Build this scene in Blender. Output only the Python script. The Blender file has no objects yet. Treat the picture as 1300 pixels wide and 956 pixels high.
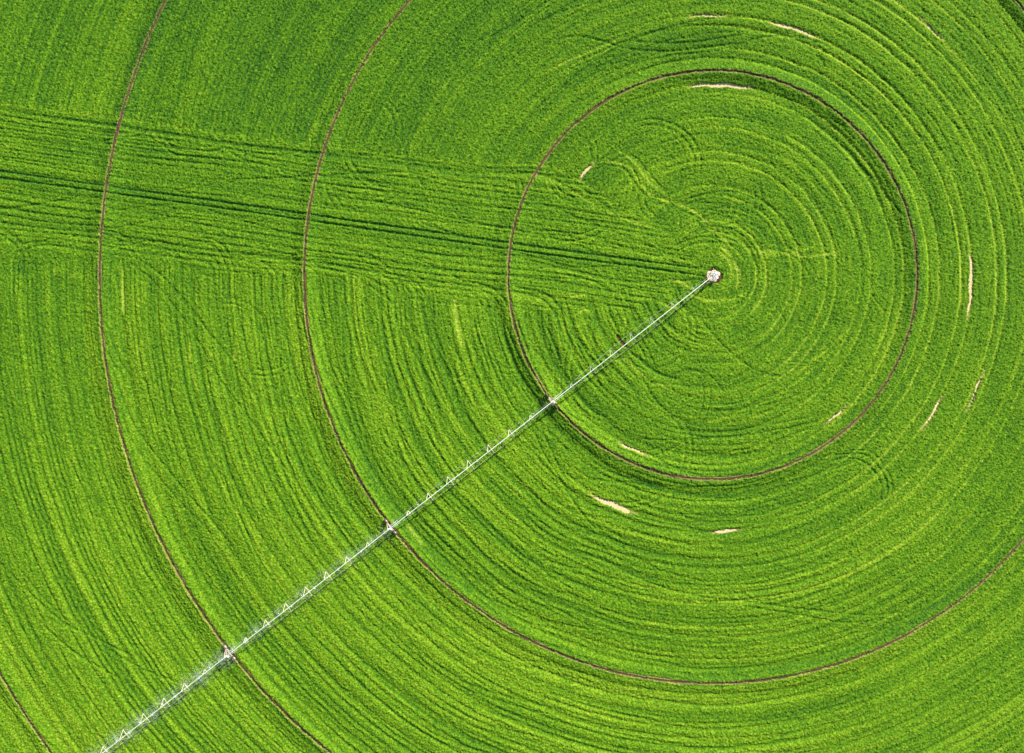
import bpy, math, random
import numpy as np
from mathutils import Vector, Matrix

random.seed(7)
C = bpy.context.scene.collection
SC = 5.2                         # survey scale: map units per metre
CX, CY = 650.0, 433.0            # map point straight below the drone
PVX, PVY = 904.6, 349.0          # pivot point on the map
RINGS = [259.3, 518.3, 777.3, 1036.3]
def w(px, py): return ((px-CX)/SC, (CY-py)/SC)
PIV = w(PVX, PVY)
RM = [r/SC for r in RINGS]

# ------------------------------------------------------------------ noise
def hsh(i, j, seed):
    n = (i.astype(np.int64)*374761393 + j.astype(np.int64)*668265263 + seed*1274126177) & 0xffffffff
    n = ((n ^ (n >> 13))*1274126177) & 0xffffffff
    n = (n ^ (n >> 16)) & 0xffffff
    return n.astype(np.float32)/np.float32(0xffffff)
def vn(x, y, s, seed):
    x = x/s; y = y/s
    xi = np.floor(x); yi = np.floor(y)
    fx = (x-xi).astype(np.float32); fy = (y-yi).astype(np.float32)
    fx = fx*fx*(3-2*fx); fy = fy*fy*(3-2*fy)
    a = hsh(xi, yi, seed); b = hsh(xi+1, yi, seed); c = hsh(xi, yi+1, seed); d = hsh(xi+1, yi+1, seed)
    return ((a*(1-fx)+b*fx)*(1-fy) + (c*(1-fx)+d*fx)*fy)*2-1
def ss(a, b, x):
    t = np.clip((x-a)/(b-a), 0, 1); return t*t*(3-2*t)

# ------------------------------------------------------------------ materials
def mat(name, col, rough=0.6, metal=0.0, var=0.15, scale=3.0, bump=0.0, spec=0.4):
    m = bpy.data.materials.new(name); m.use_nodes = True
    nt = m.node_tree; b = nt.nodes['Principled BSDF']
    tc = nt.nodes.new('ShaderNodeTexCoord')
    n = nt.nodes.new('ShaderNodeTexNoise'); n.inputs['Scale'].default_value = scale; n.inputs['Detail'].default_value = 4
    nt.links.new(tc.outputs['Object'], n.inputs['Vector'])
    r = nt.nodes.new('ShaderNodeValToRGB')
    r.color_ramp.elements[0].position = .3; r.color_ramp.elements[1].position = .7
    r.color_ramp.elements[0].color = (*[c*(1-var) for c in col], 1)
    r.color_ramp.elements[1].color = (*[min(1, c*(1+var)) for c in col], 1)
    nt.links.new(n.outputs['Fac'], r.inputs['Fac'])
    nt.links.new(r.outputs['Color'], b.inputs['Base Color'])
    b.inputs['Roughness'].default_value = rough; b.inputs['Metallic'].default_value = metal
    b.inputs['Specular IOR Level'].default_value = spec
    if bump:
        bp = nt.nodes.new('ShaderNodeBump'); bp.inputs['Strength'].default_value = bump; bp.inputs['Distance'].default_value = .05
        nt.links.new(n.outputs['Fac'], bp.inputs['Height']); nt.links.new(bp.outputs['Normal'], b.inputs['Normal'])
    return m

M_GALV = mat('galvanised_steel', (.56, .57, .48), .45, .25, .12, 2.0)
M_PIPE = mat('galvanised_pipe', (.60, .63, .50), .40, .15, .10, 1.5)
M_BRACE = mat('weathered_angle_iron', (.55, .52, .33), .55, .1, .18, 4.0)
M_TYRE = mat('muddy_tyre', (.10, .075, .055), .9, 0, .4, 6.0, .4, .2)
M_RIM = mat('painted_rim', (.55, .50, .44), .5, .1, .2, 5.0)
M_BRACE0 = mat('dull_angle_iron', (.34, .36, .24), .6, .1, .18, 4.0)
M_BEAM = mat('dusty_beam', (.48, .38, .32), .55, .1, .2, 3.0)
M_BOX = mat('white_enclosure', (.75, .77, .80), .35, 0, .06, 3.0)
M_HUB = mat('bluish_fitting', (.50, .58, .74), .4, .1, .1, 3.0)
M_HOSE = mat('black_hose', (.05, .05, .045), .5, 0, .2, 8.0)
M_MOTOR = mat('motor_green_grey', (.25, .27, .24), .5, .1, .2, 6.0)
M_CONC = mat('pale_concrete', (.48, .39, .29), .85, 0, .22, 1.6, .4, .2)

def crop_material():
    m = bpy.data.materials.new('green_crop'); m.use_nodes = True
    nt = m.node_tree; L = nt.links.new; b = nt.nodes['Principled BSDF']
    at = nt.nodes.new('ShaderNodeAttribute'); at.attribute_name = 'crop'
    sp = nt.nodes.new('ShaderNodeSeparateColor'); L(at.outputs['Color'], sp.inputs[0])
    tc = nt.nodes.new('ShaderNodeTexCoord')
    n1 = nt.nodes.new('ShaderNodeTexNoise'); n1.inputs['Scale'].default_value = 5.0; n1.inputs['Detail'].default_value = 3; n1.inputs['Roughness'].default_value = .7
    L(tc.outputs['Object'], n1.inputs['Vector'])
    mr = nt.nodes.new('ShaderNodeMapRange'); mr.inputs[1].default_value = .3; mr.inputs[2].default_value = .7; mr.inputs[3].default_value = -.28; mr.inputs[4].default_value = .28
    L(n1.outputs['Fac'], mr.inputs[0])
    ad = nt.nodes.new('ShaderNodeMath'); ad.operation = 'ADD'; L(sp.outputs[0], ad.inputs[0]); L(mr.outputs[0], ad.inputs[1])
    rp = nt.nodes.new('ShaderNodeValToRGB'); cr = rp.color_ramp
    cr.elements[0].position = 0.0; cr.elements[0].color = (.007, .034, .0065, 1)
    cr.elements[1].position = 1.0; cr.elements[1].color = (.19, .28, .018, 1)
    for p, c in ((.26, (.026, .088, .0055)), (.52, (.058, .142, .0045)), (.78, (.108, .202, .0055))):
        e = cr.elements.new(p); e.color = (*c, 1)
    L(ad.outputs[0], rp.inputs['Fac'])
    # dry straw / soil showing through thin crop
    mx = nt.nodes.new('ShaderNodeMix'); mx.data_type = 'RGBA'
    L(sp.outputs[1], mx.inputs[0]); L(rp.outputs['Color'], mx.inputs[6]); mx.inputs[7].default_value = (.30, .24, .09, 1)
    L(mx.outputs[2], b.inputs['Base Color'])
    b.inputs['Roughness'].default_value = .8; b.inputs['Specular IOR Level'].default_value = .06
    n2 = nt.nodes.new('ShaderNodeTexNoise'); n2.inputs['Scale'].default_value = 5.5; n2.inputs['Detail'].default_value = 3
    L(tc.outputs['Object'], n2.inputs['Vector'])
    bp = nt.nodes.new('ShaderNodeBump'); bp.inputs['Strength'].default_value = .7; bp.inputs['Distance'].default_value = .12
    L(n2.outputs['Fac'], bp.inputs['Height']); L(bp.outputs['Normal'], b.inputs['Normal'])
    return m

def soil_material(name, dry, wet, scale=1.2, attr=False):
    m = bpy.data.materials.new(name); m.use_nodes = True
    nt = m.node_tree; L = nt.links.new; b = nt.nodes['Principled BSDF']
    tc = nt.nodes.new('ShaderNodeTexCoord')
    n = nt.nodes.new('ShaderNodeTexNoise'); n.inputs['Scale'].default_value = scale; n.inputs['Detail'].default_value = 6; n.inputs['Roughness'].default_value = .65
    L(tc.outputs['Object'], n.inputs['Vector'])
    mr = nt.nodes.new('ShaderNodeMapRange'); mr.inputs[1].default_value = .35; mr.inputs[2].default_value = .65
    L(n.outputs['Fac'], mr.inputs[0])
    src = mr.outputs[0]
    if attr:
        at = nt.nodes.new('ShaderNodeAttribute'); at.attribute_name = 'wet'
        sp = nt.nodes.new('ShaderNodeSeparateColor'); L(at.outputs['Color'], sp.inputs[0])
        md = nt.nodes.new('ShaderNodeMath'); md.operation = 'MULTIPLY_ADD'; L(mr.outputs[0], md.inputs[0]); md.inputs[1].default_value = .5
        L(sp.outputs[0], md.inputs[2]); src = md.outputs[0]
    mx = nt.nodes.new('ShaderNodeMix'); mx.data_type = 'RGBA'
    L(src, mx.inputs[0]); mx.inputs[6].default_value = (*dry, 1); mx.inputs[7].default_value = (*wet, 1)
    L(mx.outputs[2], b.inputs['Base Color'])
    b.inputs['Roughness'].default_value = .92; b.inputs['Specular IOR Level'].default_value = .15
    bp = nt.nodes.new('ShaderNodeBump'); bp.inputs['Strength'].default_value = .6; bp.inputs['Distance'].default_value = .06
    L(n.outputs['Fac'], bp.inputs['Height']); L(bp.outputs['Normal'], b.inputs['Normal'])
    return m
M_CROP = crop_material()
M_SOIL = soil_material('brown_soil', (.10, .064, .022), (.045, .028, .011), 1.5)
M_RUT = soil_material('wheel_rut_soil', (.22, .165, .060), (.018, .013, .006), 2.2, True)
M_SAND = soil_material('dry_pale_sand', (.54, .43, .235), (.40, .31, .15), 2.0)
M_PADSOIL = soil_material('red_brown_soil', (.10, .042, .022), (.035, .015, .010), 1.2)

# ------------------------------------------------------------------ tracks and marks surveyed on the map
# kind, points, strength   (g: pressed dark groove, once the arm's shadow, l: thin pale crop, b: bare line)
MARKS = [
 ('g', [(-200,189),(0,217),(300,259),(650,308.7),(890,341.3),(935,348)], 1.7, 1.15),
 ('g', [(-200,197),(0,225.5),(300,267),(650,316.7),(880,348.5),(930,356)], 1.6, 1.15),
 ('g', [(783,426),(793,439),(805.5,451),(830.6,470.6),(847,478),(864,483)], 1.5, 1.8),
 ('l', [(786.7,451),(810,470.6),(824,481)], 1.0, 1.0), ('l', [(835,486),(847,492.6),(856,496)], 1.1, 1.2),
 ('g', [(693.6,414),(704,440),(712.5,464)], 1.6, 1.5),
 ('g', [(600,401),(605,424),(611.5,443),(621,472)], 1.3, 1.5),
 ('l', [(577,378),(578.5,398),(582,420),(587,440)], 1.6, 1.3),
 ('l', [(154.5,338),(155,365),(156.5,400)], 1.5, 1.2), ('g', [(156,340),(156.5,365),(158,400)], 1.4, 1.2),
 ('g', [(656,400),(661,420),(671,447),(680,470),(692,492),(697,502)], 1.5, 1.5),
 # U-turn in the lower right
 ('g', [(1040,581),(1076,576.6),(1103,580),(1122,603),(1126,626),(1115,653)], .9, 1.2),
 ('g', [(1050,587),(1076,582),(1098,587),(1115,606),(1119,628),(1108,652)], .8, 1.2),
 ('g', [(1080,572),(1107,575),(1128,600),(1132,624),(1122,650)], .7, 1.2),
 ('g', [(930,762),(950,764),(1026,774),(1103,781),(1160,776)], .9, 1.3),
 ('g', [(900,764),(950,760),(1046,745),(1085,730),(1115,714)], .9, 1.3),
 ('g', [(940,768),(1010,780),(1070,790),(1120,787)], .8, 1.2),
 # top
 ('g', [(600,54),(627,44),(667,21.5),(691,3)], .8, 1.3),
 ('g', [(702,52),(726,46),(751,48),(775,55),(794,61),(829,64),(869,63),(910,58),(950,54)], 1.0, 1.3),
 ('g', [(775,55),(805,51),(815,53),(842,54),(883,52.5),(923,47),(950,43)], .9, 1.3),
 ('g', [(950,51),(971.5,47),(1001,44)], .9, 1.3),
 ('g', [(1023,58),(1036,70),(1049,86)], .8, 1.2), ('g', [(1033,60),(1046,81)], .8, 1.2),
 ('l', [(689,94),(721,77),(767,58),(790,48)], .8, 1.3), ('l', [(700,98),(735,79),(775,62)], .5, 1.3),
 ('g', [(620,95),(640,60),(680,30),(720,12),(760,2)], .6, 1.4), ('g', [(640,98),(655,75),(700,38),(750,18)], .5, 1.3),
 ('g', [(760,100),(800,82),(850,70),(900,66)], .8, 1.4),
 # near the pivot
 ('l', [(780,188),(792.5,195.6),(807,206),(822,227),(843,246)], .9, 1.6), ('g', [(797,194),(812,204),(828,225),(848,244)], .8, 1.4),
 ('l', [(760,203),(780,206),(799,212),(813.5,233),(832,252)], .9, 1.6), ('g', [(764,208),(783,211),(797,218),(810,238),(827,255)], .8, 1.4),
 ('l', [(820,247),(859.5,258),(882.5,269),(899,283),(916,300),(935,319),(947,334)], .9, 1.7),
 ('g', [(825,252),(862,266),(885,275),(901,289),(915,308)], .7, 1.5),
 ('g', [(900,270),(935,279),(958,285.5),(972.5,302),(977,317)], .8, 1.6), ('l', [(905,274),(932,283),(952,291),(963,306),(967,320)], .5, 1.5),
 ('l', [(911,312),(924,320),(935,338),(938,355),(934,372)], 1.1, 1.7), ('l', [(913,320),(925,330),(929,346),(927,360)], .9, 1.6),
 ('l', [(958,323),(979,319),(1020,325),(1040,324),(1070,318)], .8, 1.3), ('l', [(940,312),(975,323),(1010,320),(1045,308)], .6, 1.3),
 ('l', [(932,250),(930,262),(925,280)], .6, 1.3), ('l', [(940,252),(936,272),(931,286)], .5, 1.3),
 ('l', [(862,380),(880,376),(905,382),(935,378),(950,368)], .8, 1.6),
 ('l', [(845,352),(858,356),(870,361),(880,367)], 1.2, 1.4), ('l', [(735,398),(742,393),(750,396)], .8, 1.6),
 ('g', [(864.5,391.7),(850,405),(836,417.5)], .8, 1.2),  # stretch of the arm's cast shadow, painted in as a dark groove
 # band boundary turning tracks
 ('l', [(0,131),(150,150),(300,172),(450,190),(600,208),(689,210),(735,228),(788,267),(830,285)], .42, 1.5),
 ('g', [(0,142),(150,160),(300,183),(450,200),(600,219),(680,221),(725,240),(775,275)], 1.0, 2.4),
 ('g', [(0,136),(150,155),(300,177),(450,195),(590,212)], .5, 1.3),
 ('l', [(600,218),(680,221),(722,238),(760,262),(800,280),(850,295)], .7, 1.6),
 ('g', [(600,213),(680,215),(730,233),(780,270)], .7, 1.4),
 ('g', [(270,140),(262,165)], 1.2, 1.2), ('g', [(472,148),(458,183)], 1.3, 1.3), ('g', [(530,155),(514,190)], 1.3, 1.3),
 ('g', [(643,182),(630,206)], 1.3, 1.2), ('g', [(408,158),(398,178)], .9, 1.2),
 ('g', [(515,190),(517,215),(525,232)], 1.0, 1.6), ('g', [(524,205),(528,222),(540,238)], .9, 1.6),
 # crossing passes on the left
 ('g', [(154,327),(194,356.5),(235,408),(262,452),(300,520)], .9, 1.3), ('g', [(165,322),(205,350),(248,398),(275,440)], .8, 1.3),
 ('g', [(207,354),(251,405),(288,451),(335,520)], .8, 1.3), ('g', [(256,450),(300,510),(330,550),(380,620)], .9, 1.3),
 ('g', [(143,470),(170,540),(215,600),(262,655),(300,700)], .8, 1.3), ('g', [(150,520),(180,580),(230,640),(280,690)], .6, 1.2),
 ('l', [(240,432),(244,470),(252,500)], .9, 1.4), ('l', [(296,450),(298,457)], 1.3, 1.6), ('l', [(312,655),(330,690)], .5, 1.4),
 ('g', [(184,480),(188,500),(194,520),(200,545)], 1.2, 1.4),
 ('g', [(0,715),(40,755),(80,790),(130,815),(170,835)], .9, 1.3), ('g', [(25,722),(60,765),(100,800)], .6, 1.2),
 ('g', [(50,790),(90,825),(130,850),(160,866)], .9, 1.5), ('g', [(130,820),(180,850),(230,868)], .8, 1.5),
 # crossing passes centre bottom
 ('g', [(672,535),(690,575),(706,600),(722,628),(750,665),(790,700)], .9, 1.2), ('g', [(686,540),(703,580),(722,615)], .8, 1.2),
 ('g', [(655,690),(690,725),(730,750)], .7, 1.3), ('g', [(742,640),(770,680),(830,720),(900,740)], .7, 1.3),
 ('g', [(800,420),(815,445),(825,470)], .8, 1.3), ('g', [(812,425),(825,450),(835,472)], .7, 1.3),
 ('g', [(815,480),(830,505),(850,525),(880,540)], .9, 1.5), ('l', [(812,488),(826,510),(845,528)], .5, 1.5),
 ('g', [(850,475),(880,470),(905,480),(920,500)], .7, 1.5), ('g', [(880,395),(920,440),(960,470),(1000,480)], .7, 1.4),
 ('l', [(1000,480),(1030,460),(1055,440),(1085,410)], .5, 1.5), ('l', [(880,540),(920,530),(980,505),(1030,470),(1075,430)], .5, 1.7),
 ('g', [(505,655),(530,690)], .3, 1.2), ('l', [(515,665),(527,680),(538,695)], 1.2, 1.5),
 ('g', [(1105,370),(1115,385),(1125,395)], .7, 1.2), ('g', [(1100,470),(1090,510),(1070,545)], .5, 1.3),
 ('g', [(560,640),(600,690),(640,730),(700,770),(760,800)], .7, 1.4), ('g', [(530,405),(545,430),(570,470),(610,530)], .6, 1.3),
 ('g', [(500,400),(520,440),(550,490),(590,550)], .6, 1.3), ('g', [(440,350),(480,370),(510,400),(540,440)], .7, 1.5),
 ('g', [(600,372),(610,385),(620,400)], .7, 1.5), ('g', [(612,368),(624,380),(632,395)], .7, 1.5),
 ('l', [(580,355),(640,372),(700,380),(760,370)], .6, 1.4), ('g', [(400,330),(450,345),(520,378),(600,388),(640,392)], .6, 1.6),
 ('l', [(800,372),(840,385),(870,395),(905,400)], .6, 1.4),
]
# sand patches: ring radius, from angle to angle (deg, clockwise on the map), half-width in map units
PATCHES = [
 (242.0, -96.5, -78.0, 2.7, 'pale sand lens just inside the top of the innermost wheel ring'),
 (329.5, -94.5, -87.5, 0.9, 'thin pale streak near the top edge above the innermost ring'),
 (329.0, -77.0, -66.5, 1.4, 'curved sand streak in the upper right crop'),
 (329.0, -4.5, 9.5, 1.7, 'upright sand streak right of the innermost ring'),
 (331.0, 28.5, 36.0, 1.0, 'thin sand streak low right of the innermost ring'),
 (366.0, 20.0, 27.5, 0.8, 'faint streak near the right edge'),
 (238.5, 44.5, 52.5, 0.9, 'thin streak inside the lower right of the innermost ring'),
 (208.0, -143.5, -137.0, 1.7, 'short sand sliver upper left of the pivot'),
 (318.5, 108.5, 118.5, 3.1, 'largest pale sand lens, below the innermost ring'),
 (243.5, 110.5, 118.5, 1.0, 'thin sand streak inside the bottom of the innermost ring'),
 (326.0, 84.5, 89.5, 1.2, 'small pale streak in the lower crop'),
 (419.0, -50.0, -46.5, 0.8, 'faint streak in the upper right corner'),
]

# ------------------------------------------------------------------ crop and ground grids
def axis(a, b, step, far, grow=1.32):
    core = np.arange(a, b+step/2, step)
    out = []; s = step*2; x = b
    while x < far: x += s; s *= grow; out.append(x)
    inn = []; s = step*2; x = a
    while x > -far: x -= s; s *= grow; inn.append(x)
    return np.concatenate([np.array(inn[::-1]), core, np.array(out)])

def terrain(x, y):
    r = np.hypot(x-PIV[0], y-PIV[1])
    ph = np.arctan2(y-PIV[1], x-PIV[0])
    t = np.zeros_like(r)
    for k, R in enumerate(RM):
        d = r-R
        wd = 3.9 + .8*np.sin(ph*3+k*1.7)
        A = .90+.16*np.sin(ph*2+k)
        u = np.clip(np.abs(d)/wd, 0, 1)
        t = t + A*(1-u)**1.1 - .42*np.exp(-(d/9.5)**2)
    fade = ss(400, 200, np.hypot(x, y))
    t += fade*(.35*vn(x, y, 31, 5)+.16*vn(x, y, 13, 6))
    return t
def terrain1(x, y):
    return float(terrain(np.array([x], dtype=np.float64), np.array([y], dtype=np.float64))[0])

def grid_mesh(name, xs, ys, Z, material, attrs=None):
    nx, ny = len(xs), len(ys)
    co = np.empty((ny, nx, 3), np.float32)
    co[..., 0] = xs[None, :]; co[..., 1] = ys[:, None]; co[..., 2] = Z
    me = bpy.data.meshes.new(name)
    me.vertices.add(nx*ny); me.vertices.foreach_set('co', co.ravel())
    i = (np.arange(ny-1)[:, None]*nx + np.arange(nx-1)[None, :]).ravel()
    q = np.stack([i, i+1, i+nx+1, i+nx], 1).astype(np.int32)
    nf = len(q)
    me.loops.add(nf*4); me.loops.foreach_set('vertex_index', q.ravel())
    me.polygons.add(nf); me.polygons.foreach_set('loop_start', (np.arange(nf)*4).astype(np.int32))
    me.polygons.foreach_set('use_smooth', np.ones(nf, bool))
    me.update(calc_edges=True)
    if attrs is not None:
        for an, arr in attrs.items():
            ca = me.color_attributes.new(an, 'FLOAT_COLOR', 'POINT')
            ca.data.foreach_set('color', arr.astype(np.float32).ravel())
    me.materials.append(material)
    o = bpy.data.objects.new(name, me); C.objects.link(o)
    return o

STEP = 0.19
xs = axis(-131, 131, STEP, 1800); ys = axis(-106, 90, STEP, 1800)
nx, ny = len(xs), len(ys)
x2, y2 = np.meshgrid(xs, ys)
TZ = terrain(x2, y2)
X = (x2*SC+CX).astype(np.float32); Y = (CY-y2*SC).astype(np.float32)
r = np.hypot(X-PVX, Y-PVY); phi = np.arctan2(Y-PVY, X-PVX)
fine = (ss(150, 133, np.abs(x2))*ss(125, 108, np.abs(y2+8))).astype(np.float32)

height = np.full_like(X, .42)
tint = np.zeros_like(X)
straw = np.zeros_like(X)

# the straight-sown strip that runs from the left edge to the pivot
UX = [-400,0,300,600,690,735,790,850,893]; UY = [82,131,172,207,211,228,267,300,340]
LX = [-400,0,200,450,600,720,790,850,893]; LY = [290,322,333,352,385,394,387,368,354]
yU = np.interp(X, UX, UY); yL = np.interp(X, LX, LY)
wob = 5*vn(X, Y, 38, 11)+2*vn(X, Y, 12, 12)
band = ss(-3, 3, Y-yU+wob*.4)*ss(-7, 7, yL-Y+wob*1.6)*ss(895, 880, X)

# 1-D line profiles sampled by ring radius or by the strip coordinate
def profile(n, lines):
    p = np.zeros(n*4, np.float32); t = np.arange(n*4)/4.0
    for c, wd, a in lines: 
        lo = max(0, int((c-5*wd)*4)); hi = min(n*4, int((c+5*wd)*4))
        p[lo:hi] += a*np.exp(-((t[lo:hi]-c)/wd)**2)
    return t, p
rng = np.random.RandomState(3)
rw = r + .9*vn(np.cos(phi)*9, np.sin(phi)*9, 1, 21) + .5*vn(X, Y, 14, 22)

# A: regular sprayer passes, two pale worn wheel lines each
prs = [(56,69),(101,113),(144.5,156.5),(187.5,200),(231,242.5),(274.5,288.5),(315.5,329),(361,373)]
k = 404
while k < 1300: prs.append((k, k+12.5)); k += 43
la = []
for a, b in prs: la += [(a, 1.7, rng.uniform(.8, 1.1)), (b, 1.7, rng.uniform(.8, 1.1))]
tt, pA = profile(1500, la)
_, pAd = profile(1500, [(c+.8, 2.3, rng.uniform(.7, 1.1)) for c, _, _ in la])
amod = .75+.35*vn(np.cos(phi)*2.2+r/90, np.sin(phi)*2.2, 1, 31)
pale_side = .6+1.1*ss(-.3, .7, np.cos(phi+.25))       # strongest on the right and top right
A = np.interp(rw, tt, pA)*amod*pale_side; Ad = np.interp(rw, tt, pAd)*amod
# B, C, D: dense dark grooves of older passes, each family living in its own sectors
def fam(seed, spacing, wlo, whi, off, wobs):
    g = np.random.RandomState(seed); l = []; c = 18+off
    while c < 1400:
        l.append((c, g.uniform(wlo, whi), g.uniform(.25, 1.0)))
        if g.rand() < .6: l.append((c+g.uniform(6, 9.5), g.uniform(wlo, whi), g.uniform(.3, 1)))
        c += spacing*g.uniform(.55, 1.5)
    t_, p_ = profile(1500, l)
    s = g.uniform(2, 6)
    rr = r + wobs*vn(np.cos(phi)*s+seed, np.sin(phi)*s, 1, seed) + 1.2*vn(X, Y, 22, seed+1)
    m = ss(-.55, .5, vn(np.cos(phi)*2.6+seed*3, np.sin(phi)*2.6+r/120, 1, seed+2))
    return np.interp(rr, t_, p_)*m
Bf = fam(41, 16, 1.1, 2.6, 0, 5)
Cf = fam(52, 21, 1.2, 2.8, 6, 11)
Df = fam(63, 27, 1.0, 1.8, 3, 20)
# angle weights: most tracks are in the lower-left half
lw = ss(-.35, .75, np.cos(phi-2.35))           # lower-left
rest = .50+.62*lw
ulq = ss(.55, .95, np.cos(phi+2.5))             # quiet upper-left quadrant
quiet = 1-.35*ulq
ringw = (1-band)*ss(13, 28, r)
# broad swath undulation (long soft stripes)
swr = vn(rw/9.0+100, phi*3.0, 1, 71)*.6 + vn(rw/21.0+50, phi*2.0, 1, 72)*.5
sw2 = (vn(rw/5.2+300, phi*2.2, 1, 73)*.8+vn(rw/11.0+200, phi*1.6, 1, 74)*.8)*(1-band)*(.45+.35*lw) + band*.7*vn(X/90, (Y-.139*X)/7.5, 1, 75)
groove = ringw*quiet*rest*(Bf*1.0+Cf*.9+Df*.7) + ringw*(.45+.55*quiet)*Ad*.85
pale = ringw*(.35+.65*quiet)*A

# strip lines
u = Y-(217+.139*X)+100 + 2.5*vn(X/2, Y, 70, 81)+1.8*vn(X/4, Y, 16, 82)
g = np.random.RandomState(9); l1 = []; l2 = []; c = 8
while c < 190:
    l1.append((c, g.uniform(.8, 1.7), g.uniform(.5, 1.1))); l2.append((c+g.uniform(3, 5), g.uniform(1.2, 2.2), g.uniform(.3, .9)))
    c += g.uniform(4.5, 10)
tb, pb = profile(260, l1); _, pl = profile(260, l2)
bm = .8+.35*vn(X/3.5, Y, 45, 83)
vroad = Y-(217+.139*X); offroad = 1-.85*ss(-9, -5, vroad)*ss(17, 13, vroad)
groove += band*offroad*np.interp(u, tb, pb)*bm*.95
u2 = Y-(217+.122*X)+108 + 7*vn(X/3, Y, 60, 85)
groove += band*np.interp(u2, tb, pb)*offroad*(.5+.5*vn(X/3, Y, 50, 86))*.7
pale += band*np.interp(u, tb, pl)*bm*.7
# ghost of the rings under the strip
groove += band*(Bf)*.18
ff = []; c = 30.0; g = np.random.RandomState(77)
while c < 1300:
    ff.append((c, g.uniform(.75, 1.3), g.uniform(.15, .7))); c += g.uniform(4, 9)
tf, pf = profile(1500, ff)
fwt = np.interp(r+2.2*vn(np.cos(phi)*3+5, np.sin(phi)*3, 1, 78)+.6*vn(X, Y, 16, 79), tf, pf)
fl_m = (.68+.32*vn(np.cos(phi)*4+9, np.sin(phi)*4+r/80, 1, 80))
groove += ringw*fwt*fl_m*(.92-.30*lw+.75*ulq); pale += ringw*np.interp(r-2.3, tf, pf)*fl_m*(.44+.45*ulq)

# random drifting crossing passes
def stamp(field, pts, amp, wid, seedk=0, soft=True):
    P = np.array(pts, float)
    # Catmull-Rom through the points
    Q = np.vstack([2*P[0]-P[1], P, 2*P[-1]-P[-2]]); out = []
    for i in range(1, len(Q)-2):
        p0, p1, p2, p3 = Q[i-1], Q[i], Q[i+1], Q[i+2]
        n = max(3, int(np.hypot(*(p2-p1))/.7)); t = np.linspace(0, 1, n, endpoint=False)[:, None]
        out.append(.5*((2*p1)+(-p0+p2)*t+(2*p0-5*p1+4*p2-p3)*t*t+(-p0+3*p1-3*p2+p3)*t**3))
    S = np.vstack(out); n = len(S)
    tt_ = np.linspace(0, 1, n); env = np.minimum(1, np.minimum(tt_, 1-tt_)*8+.15) if soft else np.ones(n)
    rr = np.random.RandomState(seedk+n); nz = np.interp(tt_*n, np.arange(0, n+8, 8), rr.uniform(.6, 1.15, len(np.arange(0, n+8, 8))))
    a = amp*env*nz
    wx, wy = (S[:, 0]-CX)/SC, (CY-S[:, 1])/SC
    x0 = np.searchsorted(xs, -131); y0 = np.searchsorted(ys, -106)
    gi = (wx-xs[x0])/STEP+x0; gj = (wy-ys[y0])/STEP+y0
    R = int(math.ceil(wid*2.2/SC/STEP)); ws = wid/SC/STEP
    bi = np.round(gi).astype(int); bj = np.round(gj).astype(int)
    ok = (bi > x0+R) & (bi < nx-R-30) & (bj > y0+R) & (bj < ny-R-30)
    bi, bj, gi2, gj2, a = bi[ok], bj[ok], gi[ok], gj[ok], a[ok]
    for dj in range(-R, R+1):
        for di in range(-R, R+1):
            ii = bi+di; jj = bj+dj
            v = a*np.exp(-((ii-gi2)**2+(jj-gj2)**2)/(ws*ws))
            np.maximum.at(field, (jj, ii), v.astype(np.float32))
gx = np.zeros_like(X); lx = np.zeros_like(X)
R_ = random.Random(11)
for i in range(95):
    a0 = R_.uniform(math.radians(20), math.radians(205)) if R_.random() < .8 else R_.uniform(-math.pi, math.pi)
    r0 = R_.uniform(70, 1050); span = R_.uniform(60, 330)/r0
    dr = R_.choice((-1, 1))*R_.uniform(6, 55)*min(1, span*r0/200)
    cur = R_.uniform(-14, 14)
    pts = []
    for j in range(7):
        t = j/6; aa = a0+span*t; rr_ = r0+dr*t+cur*math.sin(t*math.pi)
        pts.append((PVX+rr_*math.cos(aa), PVY+rr_*math.sin(aa)))
    am = R_.uniform(.35, .85)
    stamp(gx, pts, am, R_.uniform(1.0, 1.4), i)
    if R_.random() < .6:
        q = [(PVX+(math.hypot(p[0]-PVX, p[1]-PVY)+8.5)*math.cos(math.atan2(p[1]-PVY, p[0]-PVX)),
              PVY+(math.hypot(p[0]-PVX, p[1]-PVY)+8.5)*math.sin(math.atan2(p[1]-PVY, p[0]-PVX))) for p in pts]
        stamp(gx, q, am*.9, R_.uniform(1.0, 1.4), i+500)
gx *= (1-.75*band)
for i in range(26):     # weaving passes inside the strip
    xa = R_.uniform(-60, 700); ln = R_.uniform(90, 300); v0 = R_.uniform(.05, .95); v1 = v0+R_.uniform(-.25, .25)
    pts = []
    for j in range(5):
        t = j/4; xx = xa+ln*t; yu = np.interp(xx, UX, UY); yl = np.interp(xx, LX, LY)
        pts.append((xx, yu+(yl-yu)*(v0+(v1-v0)*t)+3*math.sin(t*4+i)))
    stamp(gx, pts, R_.uniform(.4, .9), R_.uniform(1.0, 1.6), i+900)
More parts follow.
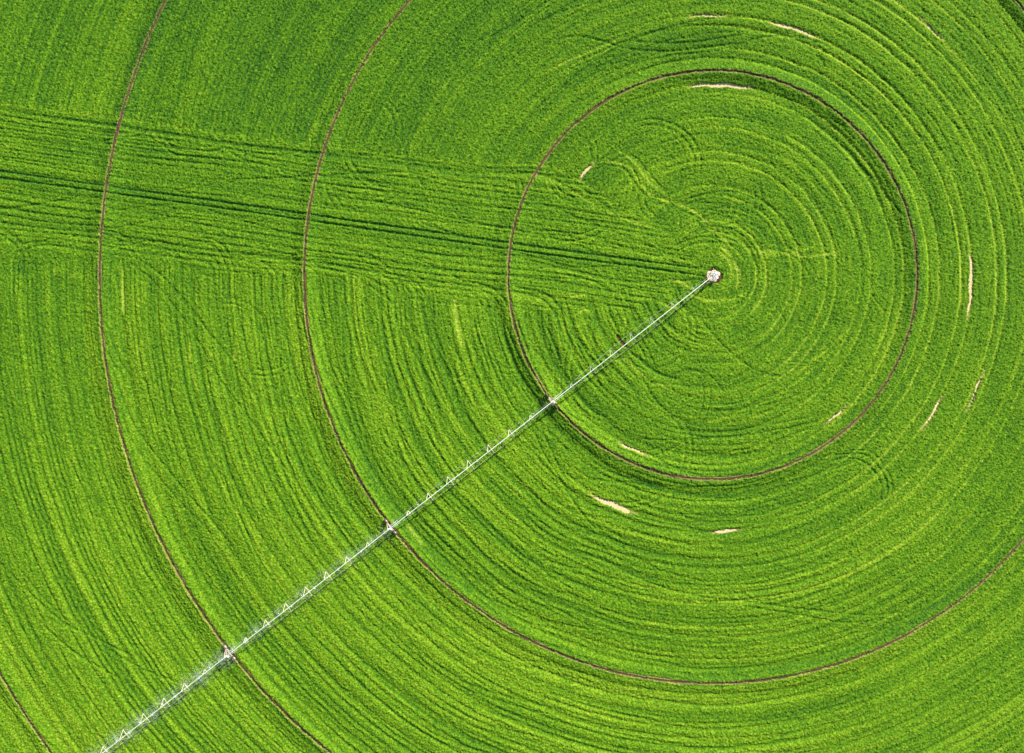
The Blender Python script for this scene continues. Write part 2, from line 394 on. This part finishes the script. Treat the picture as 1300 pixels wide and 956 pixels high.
for i in range(40):     # loose machine loops round the pivot and where rows meet the strip
    cx_, cy_, sx_, sy_ = R_.choice(((260, 395, 130, 50), (470, 400, 90, 40), (640, 420, 70, 60), (800, 240, 70, 45), (870, 420, 110, 70), (760, 500, 90, 70), (930, 300, 60, 60), (600, 215, 140, 25), (300, 200, 160, 35)))
    cx_ += R_.uniform(-sx_, sx_); cy_ += R_.uniform(-sy_, sy_); rad = R_.uniform(22, 75); a0 = R_.uniform(0, 6.28); sp = R_.uniform(1.0, 2.6); gr = R_.uniform(-.25, .8)
    am = R_.uniform(.4, .8)
    for off in (0, 8.5):
        pts = [(cx_+(rad*(1+gr*f/6)+off)*math.cos(a0+sp*f/6), cy_+(rad*(1+gr*f/6)+off)*.85*math.sin(a0+sp*f/6)) for f in range(7)]
        stamp(gx, pts, am, R_.uniform(1.0, 1.4), i+2500)
        stamp(lx, [(p[0]-1.8, p[1]+2.0) for p in pts], am*.4, 1.2, i+2600)
mk = np.zeros_like(X)
for i in range(46):     # headland turns where the ring rows swing into the strip
    low = i % 3 != 0
    xx = R_.uniform(20, 800) if low else R_.uniform(20, 740)
    bx = np.interp(xx, LX, LY) if low else np.interp(xx, UX, UY)
    sgn = 1 if low else -1; wd_ = R_.choice((-1, 1))*R_.uniform(25, 75); dp = R_.uniform(18, 60)*(1 if low else .6); ins_ = R_.uniform(4, 34)
    # start along the ring direction outside the strip
    dx, dy = xx-PVX, bx-PVY; rl = math.hypot(dx, dy); tx, ty = -dy/rl, dx/rl
    if ty*sgn < 0: tx, ty = -tx, -ty
    base = [(xx+tx*dp*f, bx+ty*dp*f) for f in (1.0, .55, .15)]
    pts = base+[(xx+wd_*.22, bx-sgn*ins_*.55+wd_*.03), (xx+wd_*.6, bx-sgn*ins_*.92+wd_*.08), (xx+wd_*1.15, bx-sgn*ins_+wd_*.16)]
    a_m = R_.uniform(.45, .9)
    for off in (0, R_.uniform(6.5, 9)):
        q = [(p[0]+off*(.9 if wd_ > 0 else -.9)*-1, p[1]-sgn*off*.6) for p in pts]
        stamp(gx, q, a_m, R_.uniform(1.0, 1.5), i+1500); stamp(lx, [(p[0]-1.6, p[1]+1.8) for p in q], a_m*.35, 1.1, i+1600)
for kind, pts, amp, wid in MARKS:
    stamp(gx if kind == 'g' else lx, pts, amp*(1.25 if kind == 'l' or pts[0][0] < -100 else .95), wid*1.1, len(pts), True)
    if pts[0][0] > -100: stamp(mk, pts, amp, wid*3.5, 1, True)

brk = .88+.22*vn(X, Y, 9, 91)
groove = groove*brk*.8*(1-.45*np.clip(mk, 0, 1)) + gx*(.9+.2*vn(X, Y, 5, 92))
pale = pale*brk*.9 + lx*(1.2+.25*vn(X, Y, 5, 93))


J, I = np.meshgrid(np.arange(nx), np.arange(ny))
wn = hsh(J, I, 101)*2-1
n2_ = vn(x2, y2, .36, 102); n3_ = vn(x2, y2, .85, 103); n4_ = vn(x2, y2, 2.6, 104)
height += fine*(.15*wn + .07*n2_ + .035*n3_) + .03*n4_
height += fine*(.05*swr*(1-band)+.07*sw2)
height -= fine*np.clip(groove, 0, 1.8)*.36
height -= fine*np.clip(pale, 0, 1.5)*.07

height = np.maximum(height, .06+.05*n2_)
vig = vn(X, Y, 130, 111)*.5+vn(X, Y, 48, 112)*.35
big = .10*ss(-250, 350, (CX-X)*.55+(Y-CY)*.85) - .12*ss(60, 480, (CX-X)*.6-(Y-CY)*.8)  # broad light falloff painted into the tint: lower left lighter, upper left darker
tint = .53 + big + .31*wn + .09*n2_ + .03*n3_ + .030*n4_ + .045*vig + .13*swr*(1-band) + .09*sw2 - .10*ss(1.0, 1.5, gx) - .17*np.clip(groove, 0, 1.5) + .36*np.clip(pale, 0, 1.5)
straw += np.clip(pale-.8, 0, 1)*.35*(.6+.6*n2_)
# slightly darker crop beside the wheel rings; scattered light flecks
for k, R in enumerate(RINGS):
    d = np.abs(r-R); tint -= .03*np.exp(-(d/15)**2)
vr = Y-(217+.139*X); tint -= .07*band*ss(-6, -1, vr)*ss(26, 8, vr)
fl = hsh(J//2, I//2, 131); tint += .18*(fl > .985)*fine; tint -= .22*(fl < .02)*fine

# wheel rings: crop gone
rn = r + .40*wn + .6*vn(X, Y, 7, 141) + .55*vn(X, Y, 2.4, 142)
for R in RINGS:
    d = np.abs(rn-R)
    cut = ss(1.35, .7, d+.35*vn(X, Y, 26, 145)-.1)
    height = height*(1-cut) + (-.30)*cut
    straw = np.maximum(straw, .55*ss(3.2, 1.8, d)*(1-cut)*(.55+.45*vn(X, Y, 4, 143)))
    height -= fine*.08*ss(3.8, 2.4, d)
# sand patches: crop gone
PATCHES = [(p[0], p[1], p[2], p[3]*.92, p[4]) for p in PATCHES]
for rr_, a0, a1, hw, lab in PATCHES:
    pd = np.degrees(phi); t = (pd-a0)/(a1-a0)
    wd = hw*np.clip(1-(2*np.clip(t, 0, 1)-1)**2, 0, 1)**1.2
    d = np.abs(r-rr_+.8*np.sin(pd*.9)) + .5*vn(X, Y, 3, 151) + .55*vn(X, Y, 1.6, 152) + .4*wn
    inside = (t > 0) & (t < 1)
    cut = np.where(inside, ss(wd+.5, wd-.3, d)*(wd > .25), 0)
    height = height*(1-cut)+(-.30)*cut
    te = (pd-a0+1.5)/(a1-a0+3.0); ins2 = (te > 0) & (te < 1)
    near = np.where(ins2, ss(hw*.6+2.2, .4, d)*np.clip(1-(2*te-1)**4, 0, 1), 0)
    straw = np.maximum(straw, near*(1-cut)*.6); tint += .15*near; height -= fine*.16*near*(1-cut)
# pivot clearing
ang = phi; pr = 9.6+1.5*np.sin(ang*3+.5)+1.0*np.sin(ang*5+2)+.6*vn(X, Y, 3, 161)
dpx = np.hypot(X-(PVX+2.0), Y-(PVY+1.5))
cut = ss(1.2, -1.0, dpx-pr); height = height*(1-cut)+(-.30)*cut
straw = np.maximum(straw, ss(2.8, .5, dpx-pr)*(1-cut)*.35*(ang > 1.5))
# wet start of one dark pass
bare = np.zeros_like(X); stamp(bare, [(782.5,425),(788,433),(795,441.5)], 1.3, 2.0, 3); stamp(bare, [(656,402),(662,424),(672,448)], .75, 1.3, 4); stamp(bare, [(797,443),(806,452),(816,460)], .8, 1.2, 5)
height = np.where(bare > .55, -.2, height)

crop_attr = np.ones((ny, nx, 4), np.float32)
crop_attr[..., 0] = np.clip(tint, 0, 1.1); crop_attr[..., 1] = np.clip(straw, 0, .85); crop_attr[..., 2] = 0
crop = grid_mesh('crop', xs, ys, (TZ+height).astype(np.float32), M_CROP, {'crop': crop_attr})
crop['kind'] = 'stuff'; crop['label'] = 'dense bright green crop combed by circular and straight machine passes'

gxs = axis(-131, 131, .5, 1900); gys = axis(-106, 90, .5, 1900)
a_, b_ = np.meshgrid(gxs, gys)
ground = grid_mesh('ground', gxs, gys, terrain(a_, b_)-.02, M_SOIL)
ground['kind'] = 'structure'; ground['label'] = 'brown soil under the crop'

# ------------------------------------------------------------------ wheel rings (ruts) and sand patches
def finish(name, verts, faces, material, parent=None, smooth=True, attr=None):
    me = bpy.data.meshes.new(name); me.from_pydata(verts, [], faces); me.update()
    me.polygons.foreach_set('use_smooth', [smooth]*len(me.polygons))
    if attr:
        ca = me.color_attributes.new(attr[0], 'FLOAT_COLOR', 'POINT'); ca.data.foreach_set('color', np.array(attr[1], np.float32).ravel())
    me.materials.append(material)
    o = bpy.data.objects.new(name, me); C.objects.link(o)
    if parent: o.parent = parent
    return o
ring_names = ['innermost wheel ring round the pivot', 'second wheel ring out from the pivot', 'third wheel ring out from the pivot', 'fourth wheel ring crossing the lower left corner']
offs = [-.50, -.36, -.24, -.13, 0, .13, .24, .36, .50]
dep = [.03, .06, .04, -.12, -.16, -.12, .04, .06, .03]
wet = [-.1, .0, .45, 1.0, 1.0, 1.0, .4, -.1, -.15]
for k, R in enumerate(RM):
    n = int(2*math.pi*R/.45)
    th = np.arange(n)/n*2*np.pi
    V = np.empty((n, 9, 3)); W = np.ones((n, 9, 4), np.float32)
    jit = vn(th*R, th*0+k*10, 3.0, 171)*.05
    for j, o_ in enumerate(offs):
        rr_ = R+o_+jit
        vx = PIV[0]+rr_*np.cos(th); vy = PIV[1]+rr_*np.sin(th)
        lug = .035*vn(th*R, th*0+j*3.3+k, .5, 172)
        V[:, j, 0] = vx; V[:, j, 1] = vy; V[:, j, 2] = terrain(vx, vy)+dep[j]+.045+lug
        W[:, j, 0] = wet[j]+.35*vn(th*R, th*0+k*7, 5, 173)+.25*vn(th*R, th*0+j*2.1, .8, 174)
    F = [(i*9+j, i*9+j+1, ((i+1) % n)*9+j+1, ((i+1) % n)*9+j) for i in range(n) for j in range(8)]
    o = finish('wheel_track', V.reshape(-1, 3).tolist(), F, M_RUT, attr=('wet', W))
    o['kind'] = 'structure'; o['label'] = ring_names[k]+', a narrow brown rut with pale edges'
for rr_, a0, a1, hw, lab in PATCHES:
    V = []; F = []; n = 40
    for i in range(n+1):
        t = i/n; a = math.radians(a0+(a1-a0)*t)
        for j in range(5):
            R = (rr_ - .8*math.sin(math.degrees(a)*.9) + (j/2-1)*(hw+1.2)*max(.05, 1-(2*t-1)**2)**.6)/SC
            px_ = PIV[0]+R*math.cos(a); py_ = PIV[1]-R*math.sin(a)
            V.append((px_, py_, terrain1(px_, py_)+.05+.012*math.sin(i*1.7+j*2.3)))
    F = [(i*5+j, i*5+j+1, (i+1)*5+j+1, (i+1)*5+j) for i in range(n) for j in range(4)]
    o = finish('sand_patch', V, F, M_SAND)
    o['kind'] = 'structure'; o['label'] = lab

# ------------------------------------------------------------------ builder for the irrigation machine
class MB:
    def __init__(s): s.v = []; s.f = []
    def tube(s, a, b, rad, n=8, rad2=None, cap=True):
        a = Vector(a); b = Vector(b); d = b-a; L_ = d.length
        if L_ < 1e-6: return s
        q = d.to_track_quat('Z', 'Y'); i0 = len(s.v); rad2 = rad if rad2 is None else rad2
        for k_, (p, rr__) in enumerate(((a, rad), (b, rad2))):
            for i in range(n):
                t = 2*math.pi*i/n; s.v.append(tuple(p+q @ Vector((math.cos(t)*rr__, math.sin(t)*rr__, 0))))
        for i in range(n): s.f.append((i0+i, i0+(i+1) % n, i0+n+(i+1) % n, i0+n+i))
        if cap: s.f.append(tuple(i0+i for i in reversed(range(n)))); s.f.append(tuple(i0+n+i for i in range(n)))
        return s
    def poly(s, pts, rad, n=8):
        for a, b in zip(pts[:-1], pts[1:]): s.tube(a, b, rad, n)
        return s
    def angle(s, a, b, wd=.07, th=.012):
        # L-section iron: two thin plates
        a = Vector(a); b = Vector(b); q = (b-a).to_track_quat('Z', 'Y'); L_ = (b-a).length
        for (dx, dy) in ((wd, th), (th, wd)):
            i0 = len(s.v)
            for z in (0, L_):
                for (x_, y_) in ((0, 0), (dx, 0), (dx, dy), (0, dy)): s.v.append(tuple(a+q @ Vector((x_, y_, z))))
            s.f += [(i0+3, i0+2, i0+1, i0), (i0+4, i0+5, i0+6, i0+7)]
            s.f += [(i0+i, i0+(i+1) % 4, i0+4+(i+1) % 4, i0+4+i) for i in range(4)]
        return s
    def box(s, c, d, bev=.02):
        # box with chamfered vertical edges and top
        x_, y_, z_ = c; a, b, h = d[0]/2, d[1]/2, d[2]/2; bev = min(bev, a*.4, b*.4, h*.4); i0 = len(s.v)
        def ring(e, z): return [(x_-a+e, y_-b, z), (x_+a-e, y_-b, z), (x_+a, y_-b+e, z), (x_+a, y_+b-e, z), (x_+a-e, y_+b, z), (x_-a+e, y_+b, z), (x_-a, y_+b-e, z), (x_-a, y_-b+e, z)]
        s.v += ring(bev, z_-h)+ring(bev, z_+h-bev)
        top = [(x_+(p[0]-x_)*(1-bev/a), y_+(p[1]-y_)*(1-bev/b), z_+h) for p in ring(bev, 0)]; s.v += top
        for L0 in (0, 8):
            s.f += [(i0+L0+i, i0+L0+(i+1) % 8, i0+L0+8+(i+1) % 8, i0+L0+8+i) for i in range(8)]
        s.f += [tuple(i0+16+i for i in range(8)), tuple(i0+i for i in reversed(range(8)))]
        return s
    def build(s, name, material, parent, smooth=False):
        return finish(name, s.v, s.f, material, parent, smooth)

def empty(name, loc, rz=0, parent=None):
    o = bpy.data.objects.new(name, None); C.objects.link(o); o.location = loc; o.rotation_euler.z = rz
    o.empty_display_size = .3
    if parent: o.parent = parent
    return o

ARM = math.atan2(-.6157, -.788)
zt = terrain1(PIV[0], PIV[1])
root = empty('center_pivot_irrigator', (PIV[0], PIV[1], zt), ARM)
root['label'] = 'long galvanised irrigation arm on wheeled towers reaching lower left from its pivot'
root['category'] = 'irrigation machine'
def loc_z(lx_, ly_=0.0):
    c_, s_ = math.cos(ARM), math.sin(ARM)
    return terrain1(PIV[0]+lx_*c_-ly_*s_, PIV[1]+lx_*s_+ly_*c_)-zt
PIPE_H = 3.55
stations = [0.0]+RM
jz = [PIPE_H]+[loc_z(R)+PIPE_H-.15 for R in RM]
def pipe_z(k, t): return jz[k]+(jz[k+1]-jz[k])*t+.42*4*t*(1-t)

# pivot tower
pt = MB()
for sx in (-1, 1):
    for sy in (-1, 1): pt.angle((sx*1.25, sy*1.25, 0), (sx*.22, sy*.22, 3.2), .12, .02)
for z_, h_ in ((1.0, .93), (2.1, .58)):
    cs = [(-h_, -h_, z_), (h_, -h_, z_), (h_, h_, z_), (-h_, h_, z_)]
    for i in range(4): pt.angle(cs[i], cs[(i+1) % 4], .07)
tower0 = pt.build('pivot_tower', M_GALV, root)
rp_ = MB(); rp_.tube((0, 0, 0), (0, 0, 3.3), .14, 14).tube((0, 0, 3.3), (0, 0, 3.42), .26, 16); rp_.build('riser_pipe', M_GALV, tower0, True)
hb = MB(); hb.tube((0, 0, 3.42), (0, 0, 3.72), .33, 18).tube((0, 0, 3.72), (0, 0, 3.86), .24, 16, .14); hb.tube((0, 0, 3.6), (1.0, 0, PIPE_H+.04), .16, 12)
hb.build('swivel_elbow', M_HUB, tower0, True)
cb = MB(); cb.box((-.15, .95, 1.55), (.35, .7, .95)).box((-.15, .95, 2.06), (.45, .8, .05)); cb.build('control_panel', M_BOX, tower0)
ld = MB()
for s_ in (-.2, .2): ld.tube((-.9+0, s_, .1), (-.35, s_, 3.1), .02, 6)
for i in range(9):
    t = (i+.5)/9; ld.tube((-.9+.55*t, -.2, .1+3*t), (-.9+.55*t, .2, .1+3*t), .014, 6)
ld.build('ladder', M_GALV, tower0)

# spans
drop_me = None
n_j = 8
for k in range(4):
    a, b = stations[k], stations[k+1]; L_ = b-a
    x0 = a+(.6 if k == 0 else .25); x1 = b-.15
    pm = MB(); N = 32; pts = []
    for i in range(N+1):
        x_ = x0+(x1-x0)*i/N; t = (x_-a)/L_; pts.append((x_, 0, pipe_z(k, t)))
    for p_, q_ in zip(pts[:-1], pts[1:]): pm.tube(p_, q_, .095, 10, cap=False)
    for j in range(1, n_j):
        x_ = a+L_*j/n_j; z_ = pipe_z(k, j/n_j); pm.tube((x_-.03, 0, z_), (x_+.03, 0, z_), .16, 12)
    sp_ = pm.build('span_pipe', M_PIPE, root, True)
    nodes = {-1: [], 1: []}
    for j in range(1, n_j):
        t = j/n_j; e = 4*t*(1-t); x_ = a+L_*t; zp = pipe_z(k, t)
        hwid = 1.33*e**.9; zn = zp-.15-1.75*e**.9; leg = .55+.50*e
        bm_ = MB()
        for s_ in (-1, 1):
            nodes[s_].append((x_, s_*hwid, zn))
            bm_.angle((x_, s_*hwid, zn), (x_+leg, s_*.05, pipe_z(k, t+leg/L_)-.08), .075)
            bm_.angle((x_, s_*hwid, zn), (x_-leg, s_*.05, pipe_z(k, t-leg/L_)-.08), .055)
        bm_.angle((x_, -hwid, zn), (x_, hwid, zn), .085)
        bm_.box((x_, -hwid, zn), (.14, .1, .1)).box((x_, hwid, zn), (.14, .1, .1))
        bm_.build('truss_brace', M_BRACE0 if k == 0 else M_BRACE, root)
    for s_ in (-1, 1):
        ends0 = (a+(.9 if k == 0 else .5), s_*.30, pipe_z(k, .01)-.12); ends1 = (b-.5, s_*.30, pipe_z(k, .99)-.12)
        MB().poly([ends0]+nodes[s_]+[ends1], .016, 6).build('truss_rod', M_GALV, root)
    # drops with sprinkler heads
    nd = 14
    for i in range(nd):
        x_ = a+L_*(i+.5)/nd; z_ = pipe_z(k, (i+.5)/nd)
        if drop_me is None:
            d_ = MB(); sy = .28
            d_.poly([(0, 0, .1), (0, .08, .2), (0, .2, .2), (0, sy, .1), (0, sy, -1.3)], .022, 6)
            dm = d_.build('sprinkler_drop', M_HOSE, root, True); hd = MB().tube((0, sy, -1.3), (0, sy, -1.5), .03, 8, .06).tube((0, sy, -1.52), (0, sy, -1.54), .09, 10).build('sprinkler_head', M_BOX, dm)
            drop_me = (dm, hd); o = dm
        else:
            o = drop_me[0].copy(); C.objects.link(o); o.parent = root
            h2 = drop_me[1].copy(); C.objects.link(h2); h2.parent = o
        o.location = (x_, 0, z_); o.rotation_euler.z = 0 if i % 2 == 0 else math.pi

# drive towers
def tower(k):
    R = RM[k]; gz = loc_z(R)-.10; zp = jz[k+1]
    T = empty('drive_tower', (R, 0, gz), 0, root); T['label'] = 'A-frame wheel tower straddling its rut'
    top = zp-gz
    bw = 1.45
    bb = MB(); bb.tube((0, -bw, .66), (0, bw, .66), .10, 10)
    for s_ in (-1, 1): bb.box((0, s_*bw, .64), (.26, .34, .30))
    bb.build('base_beam', M_BEAM, T)
    for s_ in (-1, 1):
        lg = MB()
        lg.angle((-.03, s_*bw*.95, .72), (-.42, s_*.12, top-.1), .11, .018)
        lg.angle((.05, s_*bw*.95, .72), (.36, s_*.12, top-.1), .11, .018)
        for tq in (.35, .68):
            pA_ = Vector((-.03, s_*bw*.95, .72)).lerp(Vector((-.42, s_*.12, top-.1)), tq); pB_ = Vector((.05, s_*bw*.95, .72)).lerp(Vector((.36, s_*.12, top-.1)), tq)
            lg.angle(pA_, pB_, .06)
        lg.angle((0, s_*.05, .72), (-.30, s_*.62, 1.5+.4), .06)
        lg.build('leg', M_BEAM, T)
    # struts back to the inner span
    st = MB()
    for s_ in (-1, 1):
        st.angle((-.1, s_*.62, 1.9), (-2.9, s_*.33, top-.35), .06); st.angle((-.42, s_*.33, top-.15), (-3.1, s_*.42, top-.42), .05)
    st.angle((-1.6, -.45, top-.8), (-1.6, .45, top-.8), .05); st.angle((-.9, -.4, 1.0+.9), (-2.2, .36, top-.4), .04)
    st.build('strut', M_GALV, T)
    jt = MB().tube((-.35, 0, top), (.35, 0, top), .17, 12).box((.05, 0, top-.2), (.5, .5, .16)); jt.build('flex_joint', M_HOSE if False else M_PIPE, T)
    MB().box((-.38, .35, top-.35), (.28, .4, .5)).build('control_box', M_BOX, T)
    mo = MB().tube((.0, -.28, .78), (.0, .30, .78), .15, 12).box((0, .1, .72), (.3, .3, .2)); mo.build('drive_motor', M_MOTOR, T)
    for s_ in (-1, 1):
        # tyre with lugs, axle along the arm
        wv = MB(); prof = [(-.17, .36), (-.19, .55), (-.14, .63), (0, .65), (.14, .63), (.19, .55), (.17, .36)]; n = 32; i0 = 0
        for i in range(n):
            t = 2*math.pi*i/n
            for (px_, pr_) in prof:
                wv.v.append((px_, s_*1.72+math.cos(t)*pr_, .62+math.sin(t)*pr_))
        m_ = len(prof)
        for i in range(n):
            for j in range(m_):
                wv.f.append((i*m_+j, ((i+1) % n)*m_+j, ((i+1) % n)*m_+(j+1) % m_, i*m_+(j+1) % m_))
        for i in range(24):
            t = 2*math.pi*i/24; sgn = 1 if i % 2 else -1
            c_, n_ = math.cos(t), math.sin(t)
            wv.tube((0, s_*1.72+c_*.66, .62+n_*.66), (sgn*.18, s_*1.72+math.cos(t+.12)*.61, .62+math.sin(t+.12)*.61), .03, 4)
        wv.build('tyre', M_TYRE, T)
        MB().tube((-.12, s_*1.72, .62), (.12, s_*1.72, .62), .37, 24).tube((-.17, s_*1.72, .62), (.17, s_*1.72, .62), .13, 12).build('rim', M_RIM, T)
for k in range(4): tower(k)

# ------------------------------------------------------------------ pivot clearing
def blob(name, cx, cy, rad, z, thick, material, seed, n=40):
    rr = random.Random(seed); ph = [rr.uniform(0, 6.28) for _ in range(4)]
    V = []; F = []
    for lvl, (sc, zz) in enumerate(((1.0, z-.05), (1.0, z+thick*.6), (.94, z+thick))):
        for i in range(n):
            t = 2*math.pi*i/n; q = rad*(1+.12*math.sin(2*t+ph[0])+.12*math.sin(3*t+ph[1])+.10*math.sin(5*t+ph[2])+.03*math.sin(9*t+ph[3]))*sc
            V.append((cx+q*math.cos(t), cy+q*math.sin(t), zz))
    for L0 in (0, n): F += [(L0+i, L0+(i+1) % n, L0+n+(i+1) % n, L0+n+i) for i in range(n)]
    F.append(tuple(2*n+i for i in range(n)))
    return finish(name, V, F, material, smooth=False)
bs = w(PVX+2.0, PVY+1.5)
b1 = blob('bare_soil', bs[0], bs[1], 2.3, zt+.0, .05, M_PADSOIL, 5); b1['kind'] = 'structure'; b1['label'] = 'bare red-brown soil round the pivot'
bs = w(PVX+.6, PVY+.6)
b2 = blob('concrete_pad', bs[0], bs[1], 1.55, zt+.05, .12, M_CONC, 8); b2['kind'] = 'structure'; b2['label'] = 'pale concrete pad under the pivot'

# ------------------------------------------------------------------ water spray
V = []; F = []; rr = random.Random(21)
def add_streak(p, q, wd):
    p = Vector(p); q = Vector(q); d = (q-p).normalized(); s_ = d.cross(Vector((rr.uniform(-.3, .3), rr.uniform(-.3, .3), 1))).normalized()*wd; t_ = d.cross(s_).normalized()*wd
    i0 = len(V); V.extend([tuple(p), tuple((p+q)/2+s_), tuple((p+q)/2-s_*.5+t_*.87), tuple((p+q)/2-s_*.5-t_*.87), tuple(q)])
    F.extend([(i0, i0+1, i0+2), (i0, i0+2, i0+3), (i0, i0+3, i0+1), (i0+4, i0+2, i0+1), (i0+4, i0+3, i0+2), (i0+4, i0+1, i0+3)])
c_, s_ = math.cos(ARM), math.sin(ARM)
def toW(x_, y_, z_): return (PIV[0]+x_*c_-y_*s_, PIV[1]+x_*s_+y_*c_, zt+z_)
for k in range(4):
    a, b = stations[k], stations[k+1]; nd = 14
    for i in range(nd):
        x_ = a+(b-a)*(i+.5)/nd; sd = .28 if i % 2 == 0 else -.28; z_ = pipe_z(k, (i+.5)/nd)-1.53
        cnt = int([30, 130, 420, 850][k]*(1 if rr.random() < .8 else 1.6)); reach = [2.0, 2.8, 3.8, 4.4][k]
        for q_ in range(cnt):
            ang_ = rr.uniform(0, 2*math.pi); v = reach*rr.uniform(.1, 1.0)
            t0 = rr.uniform(.02, .75); t1 = t0+rr.uniform(.06, .16)
            def P(t): return toW(x_+math.cos(ang_)*v*t, sd+math.sin(ang_)*v*t, z_+.25*t-1.5*t*t)
            add_streak(P(t0), P(t1), .006+.005*rr.random())
ms = bpy.data.materials.new('water_droplets'); ms.use_nodes = True
nt = ms.node_tree; bb_ = nt.nodes['Principled BSDF']; bb_.inputs['Base Color'].default_value = (.75, .8, .76, 1); bb_.inputs['Roughness'].default_value = .25
tr = nt.nodes.new('ShaderNodeBsdfTranslucent'); tr.inputs['Color'].default_value = (.8, .87, .85, 1); mxs = nt.nodes.new('ShaderNodeMixShader'); mxs.inputs[0].default_value = .5
nt.links.new(bb_.outputs[0], mxs.inputs[1]); nt.links.new(tr.outputs[0], mxs.inputs[2]); nt.links.new(mxs.outputs[0], nt.nodes['Material Output'].inputs['Surface'])
sp_o = finish('water_spray', V, F, ms, smooth=True); sp_o['kind'] = 'stuff'; sp_o['label'] = 'fine white water spray falling below the irrigation arm'

# ------------------------------------------------------------------ light
sx, sy = .58, .815                     # horizontal direction towards the sun (world x, y)
el = math.radians(33)
az = math.atan2(sx, sy)                # from north, clockwise
W_ = bpy.data.worlds.new('World'); bpy.context.scene.world = W_; W_.use_nodes = True
nt = W_.node_tree; bg = nt.nodes['Background']; sk = nt.nodes.new('ShaderNodeTexSky'); sk.sky_type = 'NISHITA'; sk.sun_disc = False
sk.sun_elevation = el; sk.sun_rotation = az; sk.altitude = 300; sk.air_density = 1.0; sk.dust_density = 1.5
nt.links.new(sk.outputs[0], bg.inputs['Color']); bg.inputs['Strength'].default_value = .10
sun = bpy.data.lights.new('sun', 'SUN'); sun.energy = 4.6; sun.angle = math.radians(.53); sun.color = (1, .95, .86)
so = bpy.data.objects.new('sun', sun); C.objects.link(so)
dirv = Vector((sx*math.cos(el), sy*math.cos(el), math.sin(el)))
so.rotation_euler = dirv.to_track_quat('Z', 'Y').to_euler(); so.location = dirv*300

# ------------------------------------------------------------------ camera
HC = 210.0
cam = bpy.data.cameras.new('camera'); co = bpy.data.objects.new('camera', cam); C.objects.link(co)
co.location = (0, 0, HC+.4); co.rotation_euler = (0, 0, 0)
cam.sensor_fit = 'HORIZONTAL'; cam.sensor_width = 36; cam.lens = 36*HC/(1300/SC)
cam.shift_y = (433.0-478.0)/1300.0
cam.clip_start = 1; cam.clip_end = 6000
sc = bpy.context.scene; sc.camera = co
sc.render.resolution_x = 1024; sc.render.resolution_y = 753
sc.view_settings.view_transform = 'Standard'; sc.view_settings.look = 'None'; sc.view_settings.gamma = 1
sc.view_settings.exposure = 1.2
